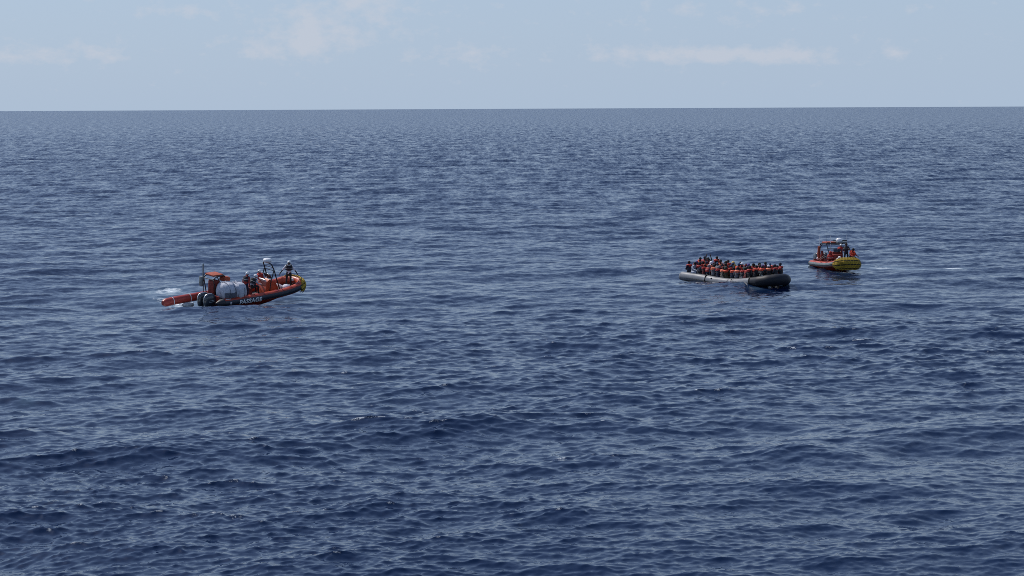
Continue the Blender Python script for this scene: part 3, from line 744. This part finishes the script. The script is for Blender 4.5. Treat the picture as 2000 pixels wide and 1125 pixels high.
for u in (2.45, 3.25):
    se = MB(); se.box((u, 0, .55), (.42, .46, .62), 0, None, .06); se.box((u - .22, 0, .95), (.08, .42, .30), 0, None, .03)
    obj_part('jockey_seat', se, 'red_cover', r1)
ar = MB()
for v in (-.50, .50):
    ar.tube(spline([(5.55, v, .30), (5.2, v, 1.15), (4.95, v * .98, 1.85), (4.80, v * .9, 2.18)], 12), .040, 8)
    ar.tube([(4.62, v, .30), (4.72, v, 1.1), (4.92, v, 1.80)], .035, 8)
ar.tube(spline([(4.80, -.45, 2.18), (4.76, -.36, 2.26), (4.76, 0, 2.27), (4.76, .36, 2.26), (4.80, .45, 2.18)], 12), .04, 8)
ar.tube([(4.95, -.49, 1.80), (4.95, .49, 1.80)], .025, 6)
ar.tube([(4.86, -.48, 2.02), (4.86, .48, 2.02)], .02, 6)
obj_part('radar_arch', ar, 'black_metal', r1)
rd = MB(); vs = []
for z, rr in ((0, .24), (.03, .27), (.13, .28), (.20, .25), (.24, .14), (.25, .01)):
    for j in range(20): t = j / 20 * 2 * math.pi; vs.append((4.76 + rr * math.cos(t), rr * math.sin(t), 2.32 + z))
rd.add(vs, [(i * 20 + j, i * 20 + (j + 1) % 20, (i + 1) * 20 + (j + 1) % 20, (i + 1) * 20 + j) for i in range(5) for j in range(20)] + [tuple(range(20))])
obj_part('radar_dome', rd, 'white_gelcoat', r1)
cl_ = MB(); cl_.tube([(.62, -1.26, .60), (1.0, -1.27, .60)], .02, 6); cl_.box((.95, -1.36, .36), (.12, .02, .16), bev=.01); obj_part('tube_marking', cl_, 'white_tape', r1)
# two big white sacks
def sack(mat4, size, label, seed, panel=False):
    random.seed(seed); b = MB(); u_, v_ = 26, 16; vs = []
    for i in range(v_ + 1):
        ph = math.pi * i / v_
        for j in range(u_):
            t = 2 * math.pi * j / u_
            x, y, z = math.sin(ph) * math.cos(t), math.sin(ph) * math.sin(t), math.cos(ph)
            x = math.copysign(abs(x) ** .78, x); y = math.copysign(abs(y) ** .78, y); z = math.copysign(abs(z) ** .75, z)
            k = 1 + .05 * math.sin(5 * t + 2 * z + seed) * math.sin(ph) + .04 * math.sin(11 * t - 3 * z) + random.uniform(-.03, .03)
            vs.append((x * size[0] * k, y * size[1] * k, z * size[2] * k + size[2]))
    b.add(vs, [(i * u_ + j, i * u_ + (j + 1) % u_, (i + 1) * u_ + (j + 1) % u_, (i + 1) * u_ + j) for i in range(v_) for j in range(u_)])
    r = empty('cargo_sack', mat4, label, 'sack', 'white sacks at the stern of the left rescue boat')
    obj_part('sack_body', b, 'sack_cloth', r)
    if panel:  # darker grey patch over the lower part of one side
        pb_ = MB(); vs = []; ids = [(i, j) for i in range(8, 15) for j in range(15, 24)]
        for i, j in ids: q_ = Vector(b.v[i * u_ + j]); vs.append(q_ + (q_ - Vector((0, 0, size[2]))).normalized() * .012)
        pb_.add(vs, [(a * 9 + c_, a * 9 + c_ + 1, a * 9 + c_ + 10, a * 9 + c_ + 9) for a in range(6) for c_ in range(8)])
        obj_part('grey_panel', pb_, 'sack_grey', r)
    for k in (-.45, .42):
        st_ = MB(); st_.tube([(k * size[0], size[1] * .99 * math.cos(t), size[2] + size[2] * 1.0 * math.sin(t)) for t in np.linspace(0, 2 * math.pi, 29)[:-1]], .016, 5, closed=True); obj_part('strap', st_, 'sack_grey', r)
    s2 = MB(); s2.tube([(size[0] * 1.0 * math.cos(t) * .99, 0, size[2] + size[2] * 1.03 * math.sin(t)) for t in np.linspace(0, 2 * math.pi, 29)[:-1]], .02, 5, closed=True)
    obj_part('seam', s2, 'sack_cloth', r)
    return r
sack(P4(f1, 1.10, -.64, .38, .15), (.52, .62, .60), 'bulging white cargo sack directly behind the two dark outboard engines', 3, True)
sack(P4(f1, 1.94, -.64, .36, -.1), (.50, .62, .56), 'squarer white cargo sack beside the man in red, nearer the lettering', 5)
# crew
CG1 = 'crew of the left rescue boat'
person(P4(f1, 2.72, -.50, .26, .15), 'stand_down', 'cloth_red', 'cloth_navy', 'skin_light', ('helmet', 'white_helmet'), ('vest', 'jacket_dark'), 'person in red jacket and white helmet standing beside the white sacks', CG1, scale=1.05)
person(P4(f1, 3.22, -.35, .85, 0), 'sit_lean', 'cloth_light', 'cloth_black', 'skin_light', ('helmet', 'white_helmet'), ('vest', 'jacket_dark'), 'person in pale shirt and white helmet reaching towards the console', CG1, scale=1.12)
person(P4(f1, 4.75, .62, .10, 3.4), 'stand_fwd', 'cloth_red', 'cloth_red', 'skin_light', ('helmet', 'white_helmet'), ('vest', 'jacket_red'), 'person in red with white helmet at the helm under the radar arch', CG1, scale=1.0)
person(P4(f1, 6.55, .0, .42, -2.3), 'stand_out', 'cloth_white', 'cloth_black', 'skin_brown', ('helmet', 'white_helmet'), ('vest', 'jacket_dark'), 'person in white shirt and dark vest standing in the bow with arms spread', CG1, sleeve='cloth_black', scale=1.06)
def helmet_prop(mat4, label, group, m='white_helmet'):
    b = MB(); b.ball((0, 0, 0), (.15, .13, .13), 0, 12, 7, cut=math.pi * .55); b.ball((0, 0, 0), (.135, .118, .118), 0, 12, 7, cut=math.pi * .55); b.box((.13, 0, .05), (.06, .07, .04), bev=.01)
    o = b.build('spare_helmet', m); o.matrix_world = mat4; return tag(o, label, 'helmet', group)
bn = MB(); bn.box((0, 0, .11), (.42, .34, .22), 0, None, .05); o = bn.build('white_box', 'white_gelcoat'); o.matrix_world = P4(f1, 5.75, .0, .50, .3, .5); tag(o, 'small white box lying in front of the console of the left boat', 'box')
bn = MB(); bn.ball((0, 0, .18), (.26, .3, .22), 0, 12, 8, wob=.12); o = bn.build('white_bundle', 'cloth_white'); o.matrix_world = P4(f1, 6.1, -.35, .36); tag(o, 'white cloth bundle at the feet of the person in the bow', 'bundle')
helmet_prop(P4(f1, 6.9, .1, .84, 1), 'white helmet lying right behind the rope fender at the bow', None)

# ---- right boat, bow towards the ship
HD2 = -79.0
o2 = at(1603, 521)
f2_ = boat_frame((o2.x, o2.y, level(o2.x + 1, o2.y - 3, 2.5) - .06), HD2, 1.5, 0) @ Matrix.Scale(.845, 4)
r2, path2 = rib(f2_, 'red rescue boat with stern frame and yellow rope fender facing the ship', None, FR=.47, top_mat='orange_tube', side_mat='canvas_olive')
outboard(r2, .18, -.38, .50, 0); outboard(r2, .18, .38, .50, 0)
SH = (.9, .22, 0)
fr = MB()
for v in (-1.0, 1.0):
    fr.tube(spline([(1.0, v, .5), (1.0, v, 1.5), (1.05, v, 2.0), (1.35, v * .95, 2.2), (2.6, v * .93, 2.24)], 14), .045, 8)
    fr.tube([(2.6, v * .93, 2.24), (3.3, v * .8, .9)], .04, 8); fr.tube([(1.05, v, 1.75), (1.6, v * .95, 2.2)], .035, 8)
fr.tube([(1.08, -1, 2.06), (1.08, 1, 2.06)], .04, 8); fr.tube([(2.6, -.93, 2.24), (2.6, .93, 2.24)], .04, 8); fr.tube([(2.6, -.85, 1.8), (2.6, .85, 1.8)], .025, 6)
obj_part('stern_frame', fr, 'black_metal', r2).location = SH
cb = MB(); cb.box((1.85, -.40, 2.31), (1.35, .95, .13), 0, None, .05); obj_part('righting_bag', cb, 'orange_cover', r2).location = SH
cb = MB(); cb.box((2.2, .45, 2.35), (1.5, .95, .15), 0, None, .05); obj_part('canopy', cb, 'canvas_olive', r2).location = SH
cb = MB(); cb.tube(spline([(1.0, -1.04, .75), (.96, -1.06, 1.3), (1.03, -1.04, 1.95)], 8), .13, 10); obj_part('rolled_cover', cb, 'orange_cover', r2).location = SH
cb = MB(); cb.tube(spline([(1.2, -.88, .65), (1.25, -.85, 1.1), (1.2, -.86, 1.55)], 8), [.2, .19, .18, .17, .16, .14, .12, .09], 10); obj_part('rolled_cover', cb, 'red_cover', r2).location = SH
rd = MB(); rd.ball((2.6, .25, 2.52), (.30, .30, .22), 0, 16, 8, cut=math.pi * .55); rd.tube([(2.6, .25, 2.42), (2.6, .25, 2.5)], .3, 16); obj_part('radar_dome', rd, 'white_gelcoat', r2).location = SH
rd = MB(); rd.tube([(2.6, -.35, 2.48), (2.6, 1.0, 2.50)], .045, 8); obj_part('radar_bar', rd, 'black_metal', r2).location = SH
for (u, v, z0, z1, mt, rr) in ((1.1, -1.02, 1.9, 2.95, 'white_gelcoat', .022), (2.6, -.55, .9, 2.95, 'white_gelcoat', .03), (2.6, 1.0, 2.2, 3.0, 'white_gelcoat', .022), (1.6, -.6, 2.3, 2.95, 'black_metal', .02)):
    a_ = MB(); a_.tube([(u, v, z0), (u, v, z1)], [rr, rr * .7], 6); obj_part('whip_antenna', a_, mt, r2).location = SH
cs = MB(); cs.add([(p[0] - .3, p[1], p[2]) for p in vs[:0]], []); 
cs.box((4.2, 0, .85), (.9, .85, .95), 0, None, .08); cs.box((4.0, 0, 1.42), (.35, .7, .25), 0, None, .05); obj_part('console', cs, 'red_cover', r2)
cs = MB(); cs.box((4.38, 0, 1.62), (.03, .72, .3), 0, Matrix.Rotation(-.4, 3, 'Y'), .01); obj_part('windscreen', cs, 'glass_dark', r2)
cs = MB(); cs.tube(spline([(2.2, -1.0, .8), (2.9, -.7, 1.15), (3.4, -.6, 1.45)], 10), .022, 6); cs.tube(spline([(2.8, -1.05, .78), (3.6, -.8, 1.1), (4.0, -.5, 1.2)], 10), .018, 6); obj_part('tow_line', cs, 'rope_white', r2)
for u in (2.6, 3.3):
    se = MB(); se.box((u, 0, .72), (.42, .46, .64), 0, None, .06); obj_part('jockey_seat', se, 'red_cover', r2)
CG2 = 'crew of the right rescue boat'
person(P4(f2_, 3.9, .45, .45, 0), 'stand_fwd', 'cloth_red', 'cloth_red', 'skin_light', ('helmet', 'white_helmet'), ('vest', 'jacket_red'), 'person in red with white helmet at the helm of the right rescue boat', CG2, scale=1.1)
person(P4(f2_, 5.0, .60, .50, -.3), 'stand_mix', 'cloth_navy', 'cloth_black', 'skin_brown', ('beanie', 'hair_brown'), ('vest', 'jacket_dark'), 'person in dark clothes standing tallest just behind the yellow fender', CG2, scale=1.1)
person(P4(f2_, 5.2, .95, .95, .2), 'sit_lean', 'cloth_red', 'cloth_black', 'skin_brown', ('hair', 'hair_black'), ('life_jacket', 'jacket_orange'), 'person in orange life jacket sitting on the right side of the right rescue boat', CG2, scale=1.25)
person(P4(f2_, 4.3, -.62, .62, -.5), 'sit_hug', 'cloth_red', 'cloth_maroon', 'skin_light', ('hood', 'cloth_red'), ('vest', 'jacket_red'), 'person in red hooded jacket crouched left of the console of the right boat', CG2, scale=1.2)
helmet_prop(P4(f2_, 5.7, -.45, .93, -1), 'large white helmet lying low behind the left end of the yellow fender', 'white helmets in the right rescue boat')
helmet_prop(P4(f2_, 5.2, -.10, 1.05, .4), 'white helmet lying further back between the console and the dark figure', 'white helmets in the right rescue boat')
bn = MB(); bn.ball((0, 0, .12), (.2, .2, .16), 0, 10, 7, wob=.1); o = bn.build('white_bundle', 'cloth_white'); o.matrix_world = P4(f2_, 1.55, -.75, .72); tag(o, 'white bundle on deck beside the stern frame of the right boat', 'bundle')

# ------------------------------------------------------------------ rubber boat
HD3 = -60.0; RB = .33; BW = 1.04
o3 = at(1333, 543.5)
f3 = boat_frame((o3.x, o3.y, level(o3.x + 3, o3.y - 2, 3.0)), HD3, 0.0, 0)
# local frame: the starboard (v<0) tube is the near one and starts at the origin; u forward
def zz(u): return .21 - .11 * math.exp(-((u - 5.0) / 2.4) ** 2) + .26 * max(0, (u - 6.2) / 3.0) ** 1.6
LC = 9.0
near = [(u, 0.0, zz(u)) for u in np.linspace(0.1, LC, 16)]
arc = [(LC + BW * 1.02 * math.sin(t), BW * (1 - math.cos(t)), zz(LC + BW * math.sin(t))) for t in np.linspace(0, math.pi, 14)[1:-1]]
far = [(u, 2 * BW, zz(u) + .03) for u in np.linspace(LC, 0.1, 16)]
p3 = spline(near + arc + far, 121)
r3 = empty('rubber_boat', f3, 'long black rubber boat riding low, packed with seated people', 'boat')
nb = 50
def wobr(i): return RB * (1 + .02 * math.sin(i * .9)) * (1 + .22 * math.exp(-((i - 60) / 16) ** 2))
t1 = MB(); t1.tube([p3[i] for i in range(0, 40)], [wobr(i) for i in range(0, 40)], 20); obj_part('side_tube', t1, 'grey_rubber', r3)
t2 = MB(); t2.tube([p3[i] for i in range(39, 82)], [wobr(i) * 1.012 for i in range(39, 82)], 20); obj_part('bow_tube', t2, 'bow_shade_rubber', r3)
t3 = MB(); t3.tube([p3[i] for i in range(81, 121)], [wobr(i) for i in range(81, 121)], 20); obj_part('side_tube', t3, 'grey_rubber', r3)
for sgn, e in ((0, p3[0]), (1, p3[-1])):
    c_ = MB(); c_.tube([e + Vector((.04, 0, 0)), e + Vector((-.12, 0, .0)), e + Vector((-.22, 0, .02)), e + Vector((-.34, 0, .05))], [RB * 1.01, RB * .96, RB * .72, .09], 18); obj_part('tube_end', c_, 'grey_rubber', r3)
def ring(i, wd, mat, name, rr=1.03):
    d = (p3[i + 1] - p3[i]).normalized(); b = MB(); b.tube([p3[i] - d * wd / 2, p3[i] + d * wd / 2], RB * rr, 20, caps=False); b.build(name, mat, r3)
ring(27, .035, 'black_rubber', 'seam_band'); ring(30, .035, 'black_rubber', 'seam_band'); ring(39, .06, 'black_rubber', 'seam_band', 1.035)
pb = MB(); band_on(p3, RB, -30, 62, 28, 29, pb, .02, 6); obj_part('repair_patch', pb, 'patch_grey', r3)
for i, a in ((18, 38), (29, 50)):
    p = p3[i]; d = (p3[i + 1] - p3[i - 1]).normalized(); out = d.cross(Vector((0, 0, 1))); t = R(a)
    vb = MB(); vb.ball(p + (out * math.cos(t) + Vector((0, 0, 1)) * math.sin(t)) * (RB + .01), (.09, .05, .05), 0, 8, 5); obj_part('valve', vb, 'black_rubber', r3)
rp = MB(); rp.tube([p + Vector((0, 0, -RB * .15)) + (p3[min(i + 5, 120)] - p3[i + 4]).normalized().cross(Vector((0, 0, 1))) * (RB + .02) for i, p in enumerate(p3[4:116])], .012, 5); obj_part('side_rope', rp, 'black_metal', r3)
fl3 = MB(); fl3.add([(.2, .1, .06), (.2, 2 * BW - .1, .06), (8.9, 2 * BW - .1, .12), (8.9, .1, .12)], [(0, 1, 2, 3)]); fl3.box((.35, BW, .25), (.06, 2 * BW - .4, .5), bev=.01)
obj_part('floor', fl3, 'bow_shade_rubber', r3)

RG = 'people seated in the black rubber boat'
def inb(yaw_off=0): return R(90) + yaw_off      # facing inboard from the near tube
front = [  # u, pose, top, trousers, head, jacket, text, dz, yaw
 (.66, 'sit_twist', 'cloth_navy', 'cloth_black', ('hair', 'hair_black'), ('life_jacket', 'jacket_red'), 'person in navy with a red collar jacket, leftmost of all on the black boat', 0, .6),
 (1.22, 'sit_lean', 'cloth_light', 'cloth_light', ('hair', 'hair_black'), (None, None), 'person in a pale blue shirt leaning right near the left end of the black boat', .05, -1.0),
 (1.85, 'sit_hug', 'cloth_grey', 'cloth_black', ('hood', 'cloth_black'), ('life_jacket', 'jacket_red'), 'person in black hood and grey trousers just right of the pale blue shirt', 0, -.2),
 (2.49, 'sit_lap', 'cloth_maroon', 'cloth_maroon', ('hair', 'hair_black'), ('life_jacket', 'jacket_red'), 'person in dark red with red jacket, left of the one with a leg overboard', 0, .1),
 (3.02, 'sit_over', 'cloth_navy', 'cloth_black', ('scarf', 'cloth_grey'), ('vest', 'jacket_red'), 'person in red vest and grey headscarf with one leg hanging over the tube', 0, 0),
 (3.68, 'sit_lap', 'cloth_grey', 'cloth_charcoal', ('hair', 'hair_black'), ('life_jacket', 'jacket_sunlit'), 'person in grey jacket with bright salmon collar right of the leg overboard', 0, .15),
 (4.22, 'sit_hug', 'cloth_navy', 'cloth_navy', ('beanie', 'cloth_grey'), ('life_jacket', 'jacket_red'), 'person in navy with grey woollen hat, left of the patterned jacket', 0, -.1),
 (4.76, 'sit_lap', 'cloth_camo', 'cloth_camo', ('hair', 'hair_black'), ('life_jacket', 'jacket_sunlit'), 'person in mottled brown and white clothes with a salmon collar on the near tube', 0, .1),
 (5.31, 'sit_twist', 'cloth_olive', 'cloth_olive', ('beanie', 'cloth_green'), ('life_jacket', 'jacket_orange'), 'person in olive brown jacket right of the mottled clothes', 0, 0),
 (5.85, 'sit_lap', 'cloth_navy', 'cloth_black', ('hair', 'hair_black'), ('life_jacket', 'jacket_orange'), 'person in navy between the olive jacket and the grey striped one', 0, -.2),
 (6.37, 'sit_hug', 'cloth_grey', 'cloth_charcoal', ('hair', 'hair_black'), ('life_jacket', 'jacket_sunlit'), 'person in light grey top with salmon collar near the repair patch', 0, .2),
 (6.94, 'sit_lean', 'cloth_charcoal', 'cloth_grey', ('cap', 'cloth_green'), ('life_jacket', 'jacket_red'), 'person in charcoal with a pale sleeve above the repair patch', 0, -.1),
 (7.47, 'sit_arch', 'cloth_maroon', 'cloth_maroon', ('beanie', 'cloth_navy'), ('life_jacket', 'jacket_red'), 'person in a dark red checked top left of the large black coat', 0, .1),
 (8.02, 'sit_over', 'cloth_black', 'cloth_black', ('hair', 'hair_black'), ('life_jacket', 'jacket_red'), 'person in a large black coat with dark red shoulders on the near tube', 0, 0),
 (8.58, 'sit_lap', 'cloth_black', 'cloth_black', ('hair', 'hair_black'), ('life_jacket', 'jacket_orange'), 'person in black with orange jacket left of the white patterned coat', 0, .1),
]
PEOPLE = []
for (u, pose, top, tro, hd, jk, txt, dz, yw) in front:
    PEOPLE.append((P4(f3, u + random.uniform(-.08, .08), .06 + random.uniform(-.04, .08), zz(u) + RB - .07 + dz, inb(yw + random.uniform(-.45, .45))) @ Matrix.Rotation(random.uniform(-.13, .13), 4, 'X') @ Matrix.Rotation(random.uniform(-.1, .16), 4, 'Y') @ Matrix.Scale(random.uniform(.92, 1.1), 4), pose, top, tro, 'skin_dark', hd, jk, txt))
bow = [(9.15, .20, 'sit_hug', 'cloth_pattern', 'cloth_pattern', ('hair', 'hair_black'), 'jacket_orange', 'person in black coat with white pattern where the tube turns towards the bow', 2.0),
       (9.5, .55, 'sit_lap', 'cloth_black', 'cloth_black', ('cap', 'cloth_white'), 'jacket_sunlit', 'person in black with white cap and bright collar on the bow', 2.5),
       (9.68, 1.05, 'sit_twist', 'cloth_charcoal', 'cloth_black', ('hair', 'hair_black'), 'jacket_red', 'person in charcoal low behind the tube at the bow', 3.0),
       (9.45, 1.72, 'sit_lean', 'cloth_black', 'cloth_black', ('hair', 'hair_black'), 'jacket_red', 'person in black with a red jacket slung diagonally, rightmost on the black boat', 3.9)]
for (u, v, pose, top, tro, hd, jk, txt, yw) in bow:
    PEOPLE.append((P4(f3, u, v, zz(u) + RB - .07, yw), pose, top, tro, 'skin_dark', hd, ('life_jacket', jk), txt))
random.seed(21)
tops = ['cloth_black', 'cloth_navy', 'cloth_charcoal', 'cloth_grey', 'cloth_maroon', 'cloth_green', 'cloth_blue', 'cloth_brown', 'cloth_red', 'cloth_olive']
WORD = dict(cloth_black='black', cloth_navy='navy', cloth_charcoal='charcoal', cloth_grey='grey', cloth_maroon='dark red', cloth_green='dark green', cloth_blue='blue', cloth_brown='brown', cloth_red='red', cloth_olive='olive',
            cloth_yellow='yellow', cloth_white='white', cloth_violet='violet', cloth_light='pale blue', jacket_orange='orange', jacket_red='red', jacket_sunlit='salmon', jacket_yellow='yellow', hair_black='black', hair_brown='brown')
ordn = ['first', 'second', 'third', 'fourth', 'fifth', 'sixth', 'seventh', 'eighth', 'ninth', 'tenth', 'eleventh', 'twelfth', 'thirteenth', 'fourteenth']
heads = [('hair', 'hair_black')] * 7 + [('beanie', 'cloth_navy'), ('beanie', 'cloth_charcoal'), ('hood', 'cloth_maroon'), ('cap', 'cloth_blue'), ('scarf', 'cloth_violet')]
hw = dict(hair='short black hair', beanie='{} woollen hat', hood='{} hood', cap='{} cap', scarf='{} headscarf')
def rowfill(v, us, zoff, yaw0, where, special={}):
    n = len(us)
    for i, u in enumerate(us):
        pose, top, hd, jk, dz = random.choice(['sit_lap', 'sit_hug', 'sit_twist', 'sit_lean', 'sit_side', 'sit_lap']), random.choice(tops), random.choice(heads), random.choice(['jacket_orange', 'jacket_red', 'jacket_red', 'jacket_red', 'jacket_sunlit', None]), 0
        if i in special:
            sp = special[i]; pose = sp.get('pose', pose); top = sp.get('top', top); hd = sp.get('head', hd); jk = sp.get('jk', jk); dz = sp.get('dz', 0)
        h = hw[hd[0]].format(WORD.get(hd[1], 'dark'))
        extra = ' with both arms raised high' if pose == 'sit_up' else ' with one arm raised' if pose == 'sit_wave' else ''
        jw = WORD[jk] + ' life jacket' if jk else 'no life jacket'; txt = f'person in {WORD[top]} top with {h} and {jw}{extra}, {ordn[i]} from left in {where}'
        words = txt.split()
        if len(words) > 16: txt = f'person with {h}, {WORD[top]} top{extra}, {ordn[i]} from left in {where}'
        if len(txt.split()) > 16: txt = f'person in {WORD[top]}{extra}, {ordn[i]} from left in {where}'
        PEOPLE.append((P4(f3, u + random.uniform(-.16, .16), v + random.uniform(-.12, .12), zoff + zz(u) + dz + random.uniform(-.12, .12), yaw0 + random.uniform(-1.1, 1.1)) @ Matrix.Rotation(random.uniform(-.16, .16), 4, 'X') @ Matrix.Scale(random.uniform(.93, 1.1), 4), pose, top, random.choice(['cloth_black', 'cloth_navy', 'cloth_charcoal']), random.choice(['skin_dark', 'skin_dark', 'skin_brown']), hd, ('life_jacket', jk) if jk else (None, None), txt))
rowfill(.62, np.linspace(.55, 8.8, 14), .36, R(60), 'the second row', {2: dict(pose='sit_wave'), 3: dict(head=('scarf', 'cloth_white'), jk='jacket_sunlit')})
rowfill(1.22, np.linspace(.45, 8.9, 14), .50, R(0), 'the middle row', {2: dict(pose='sit_up', top='cloth_black', dz=-.02), 3: dict(dz=.1), 8: dict(head=('cap', 'cloth_white'))})
rowfill(2 * BW - .06, np.linspace(.5, 8.9, 14), RB + .10, R(-90), 'the row on the far tube', {0: dict(dz=.1), 2: dict(head=('cap', 'cloth_white'), dz=.05), 5: dict(head=('hood', 'cloth_yellow'), jk='jacket_yellow'), 8: dict(head=('hood', 'cloth_yellow'), jk='jacket_yellow')})
for a in PEOPLE:
    person(*a, group=RG)
